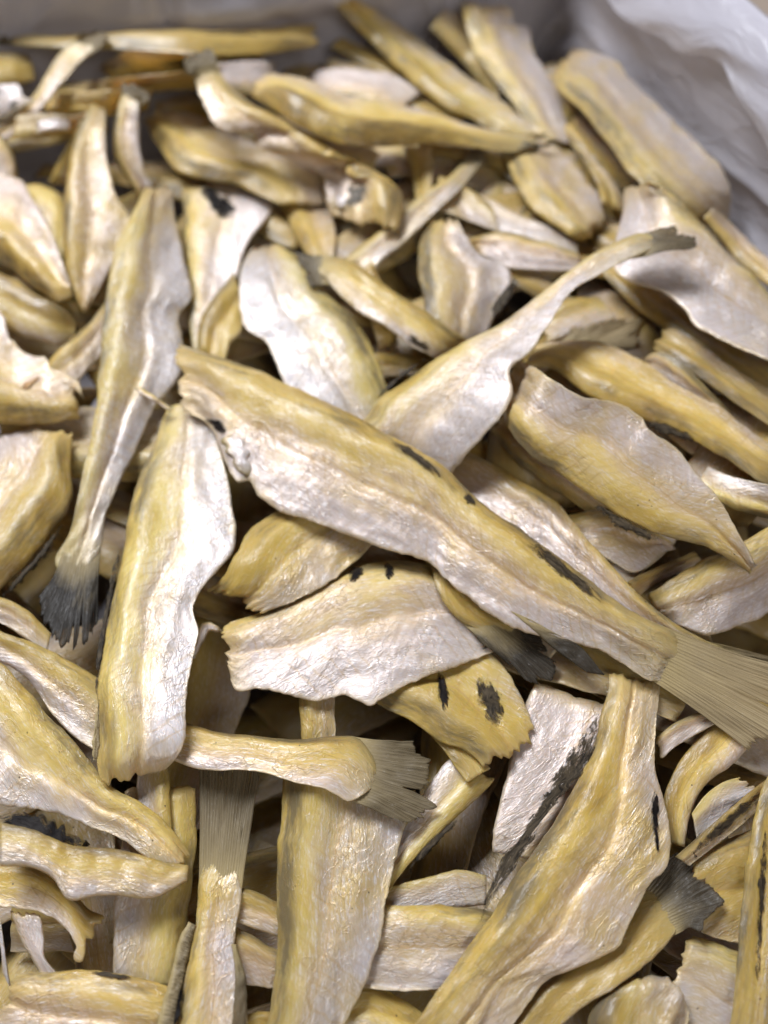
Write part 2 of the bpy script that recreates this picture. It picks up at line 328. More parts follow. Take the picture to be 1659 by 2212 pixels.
def fish(label, A, B, tail=None, prof='flank', T=1.0, warm=.5, bound=.45, brown=0., rag=.5, lift=(0, 0, 0), roll=0., res=1.0,
         parts=(), finw=.3, find=.5, curl=0., group='dried fish heaped in the lined box', bow=0.0, folds=1.0, category='dried fish', zmax=.05):
    COUNT[0] += 1; sd = COUNT[0] * 7 + 3
    L_px = np.linalg.norm(np.diff(pts(A), axis=0), axis=1).sum()
    N = int(np.clip(L_px / 9 * res, 36, 190)); W0 = np.linalg.norm(pts(A)[len(pts(A)) // 2] - pts(B)[len(pts(B)) // 2])
    M = int(np.clip(W0 / 7 * res, 16, 54))
    a0, b0 = pts(A), pts(B)
    if tail:
        tp = pts(tail).mean(0); mid = (a0[-1] + b0[-1]) / 2; ext = (tp - mid) * .42
        hw = (b0[-1] - a0[-1]) / 2
        a0 = np.vstack([a0, mid + ext * .55 - hw * .62, mid + ext - hw * .05]); b0 = np.vstack([b0, mid + ext * .55 + hw * .62, mid + ext + hw * .05])
    a, b = resample(a0, N), resample(b0, N); x = np.linspace(0, 1, N)
    kend = N - 1
    if tail:
        kend = int(np.argmin(np.linalg.norm((a + b) / 2 - mid, axis=1)))
    t = 0.5 - 0.5 * np.cos(np.linspace(0, math.pi, M)); t = 0.65 * t + 0.35 * np.linspace(0, 1, M)
    # uneven outline
    ax = b - a; wpx = np.linalg.norm(ax, axis=1, keepdims=True) + 1e-6; ax = ax / wpx
    sl = x * L_px
    a = a + ax * (fbm(sl / 45, 0.3, sd)[:, None] * np.minimum(wpx * .03, 3.0))
    b = b + ax * ((fbm(sl / 46, 5.1, sd + 1)[:, None] * .55 + (np.maximum(0, noise(sl / 15, 9.1, sd + 2)) + .7 * np.maximum(0, noise(sl / 6, 3.1, sd + 2)))[:, None] * .9 * rag) * np.minimum(wpx * .035, 4.0))
    # ragged cut end
    S = np.repeat(x[:, None], M, 1); Tt = np.repeat(t[None], N, 0)
    cut = (np.abs(fbm(t * 5, 0.7, sd + 3)) * .7 + np.abs(noise(t * 17, .2, sd + 4)) * .3) * 34 * rag / max(L_px, 1)
    Se = S + np.maximum(0, 1 - S / .16) * cut[None]
    Pp = np.empty((N, M, 2))
    for j in range(M):
        aj = np.stack([np.interp(Se[:, j], x, a[:, k]) for k in (0, 1)], -1); bj = np.stack([np.interp(Se[:, j], x, b[:, k]) for k in (0, 1)], -1)
        Pp[:, j] = aj + (bj - aj) * t[j]
    BUF0 = BUF.copy() if tail else None
    za, zb = solve_height(Pp, 0.0012)
    if WZ is not None:                                          # keep clear of the box walls
        ix, iy = bidx(Pp); need = (WZ[iy, ix] - (za[:, None] + (zb - za)[:, None] * t)).max(1); need = np.clip(gsm(np.maximum(0, need), 4), 0, .03); za, zb = za + need, zb + need
    za, zb = np.minimum(za, zmax), np.minimum(zb, zmax)
    lf = np.interp(x, [0, .5, 1], lift); za = za + lf - roll / 2; zb = zb + lf + roll / 2
    w3 = np.linalg.norm(unproj(a, za) - unproj(b, zb), axis=1); mx = 0.62 * w3 + 0.002
    d = zb - za; ov = np.maximum(0, np.abs(d) - mx); ov = gsm(ov, 3)
    za = za + np.where(d > 0, ov, 0); zb = zb + np.where(d < 0, ov, 0)
    zz = za[:, None] + (zb - za)[:, None] * t
    P = unproj(Pp, zz); nr = normals(P)
    for _ in range(2):                                          # soften the normals so folds stay clean
        nr[1:-1] = (nr[:-2] + nr[1:-1] * 2 + nr[2:]); nr[:, 1:-1] = (nr[:, :-2] + nr[:, 1:-1] * 2 + nr[:, 2:]); nr /= np.linalg.norm(nr, axis=-1, keepdims=True)
    sp3 = np.r_[0, np.cumsum(np.linalg.norm(np.diff(P[:, M // 2], axis=0), axis=1))]
    W = gsm(w3, 3)[:, None]; sm = sp3[:, None] + 0 * Tt; tm = Tt * W
    th = np.minimum(0.0058, 0.125 * W) * T * (0.35 + 0.65 * np.clip(S / .06, 0, 1)) * (1 - 0.55 * np.clip((S - .72) / .28, 0, 1)) * (1 - (.75 * np.clip((S - kend / (N - 1)) / (1.0001 - kend / (N - 1)), 0, 1) if tail else 0))
    cx = 0.24 + 0.06 * noise(sm / .04, 1.7, sd + 5)
    eA = np.sqrt(np.clip(1 - (1 - np.clip(Tt / .16, 0, 1)) ** 2, 0, 1)); eB = np.sqrt(np.clip(1 - (1 - np.clip((1 - Tt) / .07, 0, 1)) ** 2, 0, 1))
    if prof == 'flank':
        h = np.exp(-((Tt - cx) / .21) ** 2) + 0.34 * np.exp(-((Tt - .66) / .22) ** 2)
        h = h * eA * (0.25 + 0.75 * eB)
        tl = np.clip((S - .70) / .3, 0, 1)                       # stalk becomes an even ridge
        h = h * (1 - tl) + tl * (np.exp(-((Tt - .45) / .28) ** 2)) * eA * (0.3 + .7 * eB)
    elif prof == 'tube':
        h = 1.25 * np.sqrt(np.clip(1 - (2 * Tt - 1) ** 2, 0, 1)) * (1 + 0.18 * np.exp(-((Tt - .5) / .07) ** 2) * -1)
    else:
        h = 0.34 * eA * eB * (1 + .5 * np.exp(-((Tt - .3) / .2) ** 2))
    flap = np.clip((Tt - .35) / .3, 0, 1) if prof == 'flank' else 0.6 + 0 * Tt
    dsp = th * h
    dsp += 0.00045 * fbm(sm / .022, tm / .013, sd + 6) * eA * T
    dsp += folds * flap * 0.00045 * ridged(sm / .034 + tm / .03, tm / .0085 + .6 * noise(sm / .03, tm / .02, sd + 8), sd + 7) * eB
    dsp += folds * 0.00022 * ridged(sm / .012, tm / .0045 + sm / .02, sd + 9) * eA * eB
    dsp += curl * W * np.clip((Tt - .7) / .3, 0, 1) ** 2 + bow * np.sin(math.pi * S)
    dsp -= 0.0008 * np.exp(-((Tt - .50 - .05 * noise(sm / .05, 2.2, sd)) / .035) ** 2) * (prof == 'flank')   # groove of the lateral line
    top = P + nr * dsp[..., None]
    thin = 0.0003 + np.minimum(0.0030, .32 * th * h) * (prof != 'flat')
    edge = np.minimum(1, np.minimum(Tt, 1 - Tt) / .05)
    bot = top - nr * (0.0002 + thin * (0.15 + .85 * edge))[..., None]
    st = np.stack([S, Tt], -1); ph = np.stack([sm * 100 + sd * 3.7, tm * 100 + sd * 1.3], -1)
    splat(top); splat(P)
    loc = np.array([top[..., 0].mean(), top[..., 1].mean(), bot[..., 2].min()])
    color = (warm, bound, brown, 1.0 if tail else .35)
    single = not tail and not parts
    body = mesh_from('body', top, bot, st, ph, M_FISH, loc)
    if single:
        root = add('dried_fish', body, None, color); root.location = loc
    else:
        root = bpy.data.objects.new('dried_fish', None); COL.objects.link(root); root.location = loc; root.empty_display_size = .01
        add('body', body, root, color)
    root['label'] = label; root['category'] = category; root['group'] = group
    if tail:
        n2, m2 = 28, 64; tip = resample(tail, m2, False); q = np.linspace(0, 1, m2); r = np.linspace(0, 1, n2)
        k0 = max(8, kend - max(2, N // 22)); ra_, rb_ = a[k0], b[k0]
        rootl = ra_ + (rb_ - ra_) * q[:, None]
        rag2 = 1 - (np.abs(noise(q * 11, .4, sd + 11)) ** 1.5 * .16 + np.abs(noise(q * 43, .4, sd + 12)) * .09)
        for kq in range(2):
            q0 = .12 + .76 * float(_hash(np.array([kq]), np.array([3]), sd + 40)[0]); rag2 = rag2 - (.06 + .22 * float(_hash(np.array([kq]), np.array([5]), sd + 41)[0])) * np.exp(-((q - q0) / .018) ** 2)
        R = r[:, None] * rag2[None]; mr, mt_ = rootl.mean(0), tip.mean(0)
        Pf = (mr + (mt_ - mr) * R[..., None]) + (rootl - mr)[None] * (1 - R[..., None] ** 1.45) + (tip - mt_)[None] * R[..., None] ** 1.45
        mid = 0.06 * np.sin(math.pi * R) ;  Pf = Pf
        z0 = (za[k0] + (zb[k0] - za[k0]) * q)
        slope = ((za[-1] + zb[-1]) - (za[k0 - 6] + zb[k0 - 6])) / 2 / max(1e-4, sp3[-1] - sp3[k0 - 6])
        flen = np.linalg.norm(unproj(tip.mean(0), z0.mean()) - unproj(rootl.mean(0), z0.mean()))
        ix, iy = bidx(Pf); rq = BUF0[iy, ix]
        zf = z0[None] + np.clip(slope, -.25, .25) * flen * R - 0.0010 * np.clip(1 - R / .5, 0, 1)
        need = np.maximum(0, rq[2:] - zf[2:] + .0005); need = np.minimum(need, .008)
        zf = zf + R * (need.max() if need.size else 0)
        P3 = unproj(Pf, zf); n3 = normals(P3)
        ln = np.r_[0, np.cumsum(np.linalg.norm(np.diff(P3[:, m2 // 2], axis=0), axis=1))]; wf = np.linalg.norm(P3[:, 0] - P3[:, -1], axis=1)
        dz = 0.00012 * np.sin(q[None] * 2 * math.pi * 19 + 1.5 * noise(q * 6, 1.1, sd)[None]) + 0.0012 * fbm(R * 2.2, q[None] * 2.5 + 0 * R, sd + 13) * R
        dz += 0.0006 * np.exp(-((q[None] - .48) / .22) ** 2) * np.clip(1 - R / .55, 0, 1)   # stalk runs out into the fin
        tf = P3 + n3 * dz[..., None]; bf = tf - n3 * 0.00035
        f = mesh_from('tail_fin', tf, bf, np.stack([R, q[None] + 0 * R], -1), np.stack([ln[:, None] * 100 + 0 * R + sd, wf[:, None] * q[None] * 100], -1), M_FIN, loc)
        add('tail_fin', f, root, (finw, find, 0, 1)); splat(tf)
    TP = top.reshape(-1, 3); TPX = project(TP); TN = nr.reshape(-1, 3)
    for pt in parts:
        nm, pa, pb, mt = pt[:4]; off = pt[4] if len(pt) > 4 else 0.0006; fc = pt[5] if len(pt) > 5 else (.2, .9)
        lp = np.linalg.norm(np.diff(pts(pa), axis=0), axis=1).sum(); n4 = int(np.clip(lp / 5, 8, 60)); m4 = 12
        aa, bb = resample(pa, n4), resample(pb, n4); tt = np.linspace(0, 1, m4)
        jit = fbm(np.arange(n4) / 3.0, .5, sd + 20)[:, None] * 1.4; aa = aa + jit * .7; bb = bb - jit * np.array([1, .6])
        if nm not in ('belly_flap', 'anal_fin', 'pelvic_fin'):
            e = np.linspace(-1, 1, n4)[:, None]; e = np.sqrt(np.clip(1 - np.abs(e) ** 3, 0, 1)) * (1 + .35 * noise(np.arange(n4) / 2.5, .7, sd + 23)[:, None]); mm = (aa + bb) / 2
            aa = mm + (aa - mm) * e; bb = mm + (bb - mm) * e
        Pq = aa[:, None] + (bb - aa)[:, None] * tt[None, :, None]
        dd = ((Pq.reshape(-1, 1, 2) - TPX[None]) ** 2).sum(-1)
        kk = np.argpartition(dd, 6, axis=1)[:, :6]; wg = 1 / (np.take_along_axis(dd, kk, 1) + 4); wg /= wg.sum(1, keepdims=True)
        zq = (TP[kk, 2] * wg).sum(1).reshape(n4, m4)
        for _ in range(4):
            zp = np.pad(zq, 1, 'edge'); zq = (zp[:-2, 1:-1] + zp[2:, 1:-1] + zp[1:-1, :-2] + zp[1:-1, 2:] + 2 * zq) / 6
        P3 = unproj(Pq, zq); n3 = normals(P3)
        dome = np.sin(math.pi * tt)[None] ** .5 * np.sin(math.pi * np.linspace(0, 1, n4))[:, None] ** .35
        wr = fbm(np.arange(n4)[:, None] / 4.0 + 0 * dome, tt[None] * 3 + 0 * dome, sd + 21)
        flat = nm in ('skin_remnant', 'blood_stain', 'grey_skin', 'gut_remains', CVN, 'dorsal_fin') and off < .0012
        tq = P3 + n3 * ((np.clip(dome * 2.2, 0, 1) * .0006 - .0002 + .00010 * wr) if flat else (off * (.35 + .65 * dome)) + 0.0005 * wr * dome)[..., None]
        bq = tq - n3 * (0.0003 + off)
        wq = np.linalg.norm(P3[:, 0] - P3[:, -1], axis=1); lq = np.r_[0, np.cumsum(np.linalg.norm(np.diff(P3[:, m4 // 2], axis=0), axis=1))]
        me = mesh_from(nm, tq, bq, np.stack([tt[None] + 0 * wr, np.linspace(0, 1, n4)[:, None] + 0 * wr], -1) if mt == 'fin' and nm != 'anal_fin' else np.stack([np.linspace(0, 1, n4)[:, None] + 0 * wr, tt[None] + 0 * wr], -1),
                       np.stack([lq[:, None] * 100 + 0 * wr + sd, wq[:, None] * tt[None] * 100], -1), PM[mt], loc)
        add(nm, me, root, (*fc, 0, 1) if mt == 'fin' else (.05, -.15, 0, 1) if mt == 'white' else color); splat(tq)
    return root

# ------------------------------------------------------------------ buried fish that show only through the gaps
rng = random.Random(11)
def buried(nx_, ny_, z0):
    for i in range(nx_ * ny_):
        v = (i // nx_ + rng.random()) / ny_; u = (i % nx_ + rng.random()) / nx_
        y = -.17 + v * .47; x = (u - .5) * (.24 + .42 * v)
        x = min(x, .155 - .26 * (y - .0)); an = rng.uniform(0, 2 * math.pi); L = rng.uniform(.12, .17); w = rng.uniform(.015, .021)
        s = np.linspace(0, 1, 9); bend = rng.uniform(-.02, .02)
        wid = w * np.interp(s, [0, .12, .35, .6, .85, 1], [.8, .95, 1, .75, .38, .36])
        cx = x + (s - .5) * L * math.cos(an) - bend * np.sin(math.pi * s) * math.sin(an); cy = y + (s - .5) * L * math.sin(an) + bend * np.sin(math.pi * s) * math.cos(an)
        nx, ny = -math.sin(an), math.cos(an); sg = rng.choice((-1, 1))
        z = np.full(9, z0)
        a = project(np.stack([cx + nx * wid * sg, cy + ny * wid * sg, z], -1)); b = project(np.stack([cx - nx * wid * sg, cy - ny * wid * sg, z], -1))
        fish('half hidden dried fish lying deep in the shaded gaps of the heap', a, b, warm=rng.uniform(.4, .7), bound=rng.uniform(.35, .6), brown=rng.uniform(.35, .8),  # deeper brown puts the darkness of the gaps into their colour
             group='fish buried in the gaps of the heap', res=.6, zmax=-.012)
buried(5, 9, -.085)
BUF = np.maximum(BUF, np.interp((np.arange(BH) * BS - PAD), [0, 600, 1100, 2212], [-.018, -.034, -.068, -.098])[:, None])
buried(6, 13, -.045)
GX, GY = np.meshgrid(np.arange(BW) * BS - PAD + 2., np.arange(BH) * BS - PAD + 2.)
RAY = rays(np.stack([GX, GY], -1))
def wall_z(p, n):                                               # height at which each line of sight meets a wall of the box
    k = ((p - CAM[:2]) @ n) / (RAY[..., :2] @ n); k[(RAY[..., :2] @ n) <= 0] = 99
    return CAM[2] + RAY[..., 2] * k
BUF = np.maximum(BUF, np.interp((np.arange(BH) * BS - PAD), [0, 300, 900, 1500, 2212], [-.008, -.014, -.024, -.034, -.050])[:, None])   # bulk of the heap
for n_, off_ in ((np.array([.9666, .2562]), .010), (np.array([-.2562, .9666]), .010)):
    z_ = np.clip(wall_z(np.array([.0935, .351]) - n_ * off_, n_), -1, .03); WZ = z_ if WZ is None else np.maximum(WZ, z_)

# ------------------------------------------------------------------ the fish one can see, lowest first; A = back edge, B = belly edge, cut end first
D = 'dorsal_fin'; CV = 'dark_hollow_patch'  # hollow patches
# --- far rows along the back of the box
fish('tan fish lying level in the far gap left of the pointed brown fish', '-40,335 60,325 150,305 235,285', '-40,272 60,264 150,250 228,236', warm=.6, bound=.5, brown=.25)
fish('slim amber fish tucked behind the thin level fish at the back', '240,165 350,168 450,163 570,152', '245,120 350,112 460,112 565,108', warm=.85, bound=.7, brown=.2)
fish('narrow yellow fish sloping behind the upright grey tail', '325,300 400,282 470,288 560,335', '330,225 400,205 475,202 560,240', warm=.6, bound=.6, brown=.1)
fish('slim tan fish lying in shade under the rounded yellow fish', '560,290 640,330 720,360 800,380', '570,240 650,270 740,300 820,330', warm=.6, bound=.5, brown=.3)
fish('slender shaded fish lying below the diagonal fish at the back', '900,330 980,340 1060,360 1120,400', '900,290 990,290 1080,310 1140,350', warm=.6, bound=.5, brown=.3)
fish('long thin ochre fish lying level against the folds of the back film', '690,100 560,118 430,118 300,108 150,104 30,96', '685,52 560,58 420,60 300,68 150,74 40,82', '10,78 -20,90 12,100', warm=.9, bound=.8, brown=.35, parts=[(D, '560,68 480,72 400,74', '560,80 480,86 400,84', 'dark', .001)])
fish('rounded ochre cut end poking up beside the back film', '-60,190 20,188 76,172', '-60,120 10,118 62,122', prof='tube', warm=.8, bound=.7, brown=.15)
fish('pale olive belly flap half sunk behind the thin level fish', '230,170 320,172 420,160 520,140', '215,150 270,112 340,110 420,120', prof='flat', warm=.5, bound=.6)
fish('amber fish sloping down behind the tall diagonal fish', '1010,260 900,205 800,150 715,100', '1040,225 930,175 830,125 740,78', warm=.95, bound=.8, brown=.4)
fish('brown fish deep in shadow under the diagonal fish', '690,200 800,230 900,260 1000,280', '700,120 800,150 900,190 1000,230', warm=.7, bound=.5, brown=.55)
fish('white crumpled flap standing behind the yellow fish with a rounded head end', '650,210 720,205 790,215 860,240', '660,165 720,150 800,158 850,165 910,200', prof='flat', warm=.15, bound=.1)
fish('short pinkish cut end beside the pale fish with the square top', '1080,240 1030,170 980,110 930,60', '1090,150 1050,90 1000,40 960,20', warm=.6, bound=.4, brown=.15)
fish('pale fish with a square cut top and yellow back stripe', '995,8 1012,65 1030,120 1070,175 1120,240 1170,300', '1100,6 1112,52 1142,60 1155,115 1195,185 1222,260 1240,310', warm=.35, bound=.36, T=.8)
fish('narrow tan fish slipping down beside the broad fish under the film', '1215,270 1240,320 1290,370 1345,410', '1245,250 1295,298 1345,345 1385,385', '1392,392 1375,420 1352,418', warm=.6, bound=.6, brown=.15, finw=.2, find=.8)
fish('broad dusky fish pressed against the right side film', '1188,140 1205,190 1255,240 1310,305 1365,380 1440,440 1530,488', '1235,104 1310,122 1365,172 1445,252 1520,325 1572,385 1575,470', warm=.4, bound=.30, brown=.25, rag=.9, T=.5)
fish('thin yellow fish lying level in front of the back row', '600,192 480,190 400,192 300,200 200,218 95,222', '595,140 520,140 430,150 330,163 220,172 110,182', warm=.7, bound=.62, brown=.05)
fish('ochre fish sunk low behind the upright grey tail', '90,250 160,252 240,250 320,240', '95,205 180,198 260,195 330,192', warm=.9, bound=.8, brown=.3)
fish('white belly fold behind the rounded yellow head end', '455,200 520,205 580,208', '460,140 520,132 592,135', prof='flat', warm=.1, bound=.05)
fish('bright diagonal fish leaning up out of the box at the back', '712,-4 770,58 830,118 900,186 965,232 1030,262 1100,300', '760,-8 845,42 930,105 1000,158 1062,202 1115,242 1185,290', warm=.72, bound=.6, T=1.1)
fish('cream fish curving up to a frayed grey tail by the back film', '-40,300 20,268 72,212 100,165 128,118 160,88', '-30,325 40,282 95,228 132,180 165,140 200,108', '175,72 212,64 240,66 232,90 215,105', warm=.5, bound=.42, finw=.8, find=.5)
fish('hollow white cut end beside the cream fish that curves up', '-60,275 0,268 40,240 75,215', '-60,185 -10,182 40,185 48,215', prof='flat', warm=.1, bound=.0, parts=[(CV, '30,215 22,225 18,238', '42,212 38,225 30,240', 'grey')])
fish('shaded brown fish under the pointed brown fish', '20,300 90,300 150,290 200,280', '25,250 90,245 160,250 210,240', warm=.6, bound=.5, brown=.5)
fish('pinkish fish tilted behind the pointed brown fish', '100,400 130,340 160,290 170,262', '160,410 190,350 200,300 195,262', warm=.5, bound=.5, brown=.1)
fish('small white flap above the pinkish tilted fish', '75,290 110,282 150,280', '75,265 110,258 150,262', prof='flat', warm=.1, bound=0.)
fish('narrow pale fish at the left rim above the silvery fish', '-30,270 10,300 30,340 42,400', '-40,330 -20,360 0,400 20,440', warm=.4, bound=.3)
fish('olive yellow back showing between silvery fish and pointed brown fish', '40,400 90,405 140,430 160,480 140,560', '60,470 80,500 100,540 120,580', prof='tube', warm=.6, bound=.7)
# --- upper middle
fish('brown pinkish flap deep below the fish with the blunt opened end', '990,400 1060,430 1140,470 1240,510', '1000,470 1080,500 1160,530 1250,550', warm=.4, bound=.2, brown=.3)
fish('upright mustard fish in the dark gap below the yellow rounded fish', '870,310 885,370 900,430 910,480', '930,310 935,370 930,430 940,480', warm=.9, bound=.8, brown=.25)
fish('dull olive fish lying under the twisted narrow fish', '940,380 1000,400 1060,440', '930,450 1000,470 1080,500', warm=.6, bound=.5, brown=.4)
fish('pale fish with pink edge running under the raised grey tail', '1010,515 1090,500 1170,520 1250,545', '1030,545 1100,575 1180,585 1260,585', warm=.4, bound=.25, T=.7)
fish('white bellied fish with yellow side pointing up to the twisted fish', '945,470 908,520 905,590 918,660 940,740', '985,470 1030,545 1095,575 1100,625 1065,685 1030,770', warm=.3, bound=.36)
fish('twisted narrow pinkish fish climbing into the dark gap', '735,565 800,515 850,475 905,425 965,385 1005,350', '790,605 845,545 905,492 962,440 1000,400 1030,360', '1015,322 1050,318 1055,345', warm=.4, bound=.32, brown=.12)
fish('brownish fish with a blunt opened end below the yellow tail tip', '1265,528 1215,500 1150,450 1110,390 1080,320', '1308,492 1300,440 1270,395 1235,345 1175,300', warm=.6, bound=.42, brown=.2, T=.9, rag=.9)
fish('tan fish trailing down between broad fish and blunt opened end', '1300,440 1290,400 1260,350 1225,300', '1350,470 1345,430 1320,390 1280,340', warm=.6, bound=.6, brown=.25)
fish('pinkish brown fish against the lower right film', '1700,640 1620,590 1560,520 1520,470', '1700,590 1640,540 1580,480 1540,450', warm=.5, bound=.4, brown=.35)
fish('olive back fish running under the broad pearly fish', '1290,575 1345,640 1410,695 1480,745 1560,805 1680,880', '1330,560 1400,600 1470,650 1540,700 1610,740 1700,790', warm=.6, bound=.75, brown=.25, parts=[(D, '1440,715 1500,755 1570,805', '1425,722 1490,772 1562,822', 'dark', .0005)])
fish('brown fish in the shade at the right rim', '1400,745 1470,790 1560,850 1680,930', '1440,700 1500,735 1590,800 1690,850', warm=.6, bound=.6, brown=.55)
fish('grey brown slanting fish under the raised fish with grey tail', '1160,700 1220,650 1290,640', '1180,740 1260,715 1330,690', warm=.5, bound=.5, brown=.45)
fish('broad pearly fish with bright yellow back below the film', '1400,392 1455,420 1510,475 1565,535 1625,600 1710,690', '1352,402 1345,450 1330,520 1325,570 1360,605 1430,628 1480,668 1500,700 1540,722 1600,752 1710,800', warm=.22, bound=.22, T=.9)
fish('yellow sliver lying under the crossing tails near the middle', '800,560 830,620 850,680 860,740', '770,600 790,660 810,720 820,760', warm=.6, bound=.7, brown=.1)
fish('small olive fish in the gap below the crossing tails', '800,760 870,765 930,780', '810,820 870,810 930,815', warm=.6, bound=.7, brown=.3)
fish('grey fan tail resting on dark gap at the right', '1120,790 1160,765 1200,745', '1130,830 1180,800 1230,775', '1230,705 1310,695 1390,680 1398,705 1385,740', warm=.5, bound=.5, finw=.6, find=.15)
fish('pale pinkish fish behind the ochre fish at the right', '1390,775 1430,760 1480,790 1530,840 1580,890', '1380,800 1420,820 1480,860 1540,910', warm=.4, bound=.3)
fish('ochre fish with pale blunt head end lying right of the raised fish', '1130,790 1200,800 1270,850 1370,898 1440,925 1510,958 1590,1005 1700,1075', '1150,745 1230,738 1310,745 1385,778 1450,822 1530,865 1600,912 1700,985', warm=.65, bound=.66, T=1.1, parts=[(D, '1385,900 1440,915 1500,935', '1390,918 1445,940 1500,958', 'dark', .0004)])
fish('brownish fish sunk under the wide flap with pink edge', '1060,930 1120,1000 1200,1060 1290,1120', '1090,890 1160,960 1240,1030 1320,1090', warm=.5, bound=.4, brown=.5)
fish('pale yellow fish end at the right rim below the ochre fish', '1720,1130 1640,1115 1560,1090 1500,1060', '1720,1060 1650,1045 1580,1030 1530,1010', warm=.4, bound=.5)
fish('creamy fish sheltering behind the yellow one beneath the top fish', '1200,1120 1260,1105 1330,1105 1400,1140 1450,1170', '1230,1180 1300,1200 1370,1235 1430,1195 1460,1185', warm=.45, bound=.35)
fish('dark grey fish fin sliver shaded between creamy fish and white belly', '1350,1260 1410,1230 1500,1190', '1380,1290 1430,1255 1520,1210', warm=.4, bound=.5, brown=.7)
fish('yellow backed fish with white belly reaching in from the right rim', '1720,1105 1640,1150 1560,1190 1480,1230 1400,1285', '1720,1290 1650,1330 1590,1352 1530,1372 1450,1345', warm=.3, bound=.36)
fish('wide fish with upturned pinkish flap beside the raised fish', '1080,870 1095,920 1150,985 1220,1032 1290,1080 1370,1130 1440,1158 1510,1175 1570,1205 1620,1240', '1108,782 1155,800 1205,830 1262,860 1322,872 1382,902 1402,935 1455,970 1492,1012 1535,1062 1565,1102 1602,1160 1632,1222', warm=.5, bound=.36, brown=.16, curl=.06, T=.9, parts=[(D, '1290,1085 1360,1130 1430,1158', '1284,1096 1350,1146 1425,1172', 'dark', .0003)])
# --- upper left and middle
fish('pointed brown leaf shaped fish standing in the left group', '180,676 163,645 143,580 134,500 143,400 163,300 198,226', '184,678 205,640 228,598 255,545 275,470 248,415 228,330 228,238', warm=.6, bound=.45, brown=.2, T=1.1)
fish('slender pale fish pointing an upright grey tail to the back', '300,440 285,405 252,352 245,300 252,245 262,208', '345,440 328,400 312,370 302,312 300,262 300,215', '262,172 290,180 328,205 305,225', warm=.45, bound=.3, finw=.4, find=.6)
fish('silvery fish with torn pink edge at the left rim', '-60,600 0,575 60,612 120,652 156,642', '-60,390 0,378 42,392 82,452 104,492 132,560 152,612', warm=.35, bound=.5, rag=1.0, T=1.3)
fish('olive tube shaped fish end at the left rim', '-80,560 0,588 70,628 130,664 160,692', '-80,690 0,702 60,730 125,746 160,736', prof='tube', warm=.6, bound=.75, brown=.05, T=1.1)
fish('pale olive fish in the shade beside the ragged end with the red stain', '100,790 130,750 190,700 230,650', '120,860 170,820 215,770 240,720', warm=.4, bound=.4, brown=.2)
fish('fish with a dark hollow opening beside the tall yellow fish', '388,395 398,450 402,520 410,620 410,690 418,760', '575,378 590,412 580,462 532,530 512,600 482,690 455,760', warm=.3, bound=.3, T=.6, parts=[(CV, '425,392 440,430 465,468 490,478', '440,392 480,420 510,440 512,468', 'black', .0008)])
fish('mustard torn fish piece under the pearly bell shaped flap', '425,770 430,700 462,640 505,590', '480,800 498,745 520,720 530,680', warm=.7, bound=.9)
fish('brown speckled fish below the curled hollow end', '590,430 620,470 650,530 690,590', '700,400 715,450 725,510 720,570', warm=.6, bound=.55, brown=.25)
fish('pinkish yellow fish stretched between two grey tipped ones', '308,255 338,310 378,368 440,386 520,402 600,440', '345,235 420,248 490,278 555,312 640,330 692,385 700,440', warm=.55, bound=.48, brown=.06)
fish('curled hollow ended fish whose grey tail points to the back', '842,512 868,470 868,420 842,388 790,360 740,338 700,308 620,262 540,220 490,178 462,140', '720,470 708,430 700,390 680,368 620,342 562,318 545,286 502,284 462,262 438,212 418,158', '460,105 430,98 398,122 408,155', warm=.45, bound=.4, T=1.15, rag=1.0, finw=.4, find=.6, parts=[(CV, '745,395 748,425 740,455', '790,392 795,420 785,445', 'grey', .001), ('torn_membrane', '715,430 722,445 735,458', '735,420 748,432 752,448', 'white', .0012)])
fish('rounded yellow fish tapering to a grey tip across the far heap', '540,205 600,242 680,290 760,312 850,316 930,308 1000,312 1060,324 1110,328', '548,178 592,160 655,170 742,202 832,216 902,236 1002,266 1082,286 1150,296', '1215,300 1212,306 1160,326', warm=.5, bound=.72, T=1.25, finw=.5, find=.7)
# --- left column
fish('ragged cut end with a small red stain at the left rim', '186,900 150,908 100,914 0,914 -90,905', '182,862 165,822 112,798 98,775 60,768 20,732 0,672 -90,640', warm=.5, bound=.4, rag=1.4, parts=[('blood_stain', '42,838 60,826 84,812', '45,846 64,836 88,818', 'red', .0001)])
fish('broad pale fish edged by a dark fin at the left rim', '158,930 152,1000 152,1085 112,1150 62,1210 0,1272 -80,1345', '70,925 20,938 -30,960 -80,1000 -110,1060 -140,1120 -150,1200', warm=.3, bound=.38, parts=[(D, '140,1120 100,1175 50,1232 0,1285', '128,1150 95,1200 50,1252 0,1302', 'dark', .0004)])
fish('dim fish under the fan tail at the left rim', '-60,1290 0,1290 60,1320 110,1370', '-60,1340 0,1345 50,1375 100,1410', warm=.4, bound=.4, brown=.45)
fish('fish with yellow back and pearly side under the dark fan tail', '-60,1330 0,1362 60,1385 120,1412 190,1450 240,1480', '-60,1410 20,1440 70,1480 112,1540 170,1600 240,1640', warm=.45, bound=.45, T=.9)
fish('folded tan and pink fish standing in the lower left shade', '420,1690 425,1800 415,1900 405,2000 390,2130', '270,1700 268,1800 255,1900 245,2000 245,2130', warm=.5, bound=.42, brown=.12, folds=1.6)
fish('narrow tan cut fish between folded fish and striped tail', '362,1580 368,1740 380,1850 390,1920', '296,1590 298,1740 320,1850 340,1910', warm=.5, bound=.5, brown=.3)
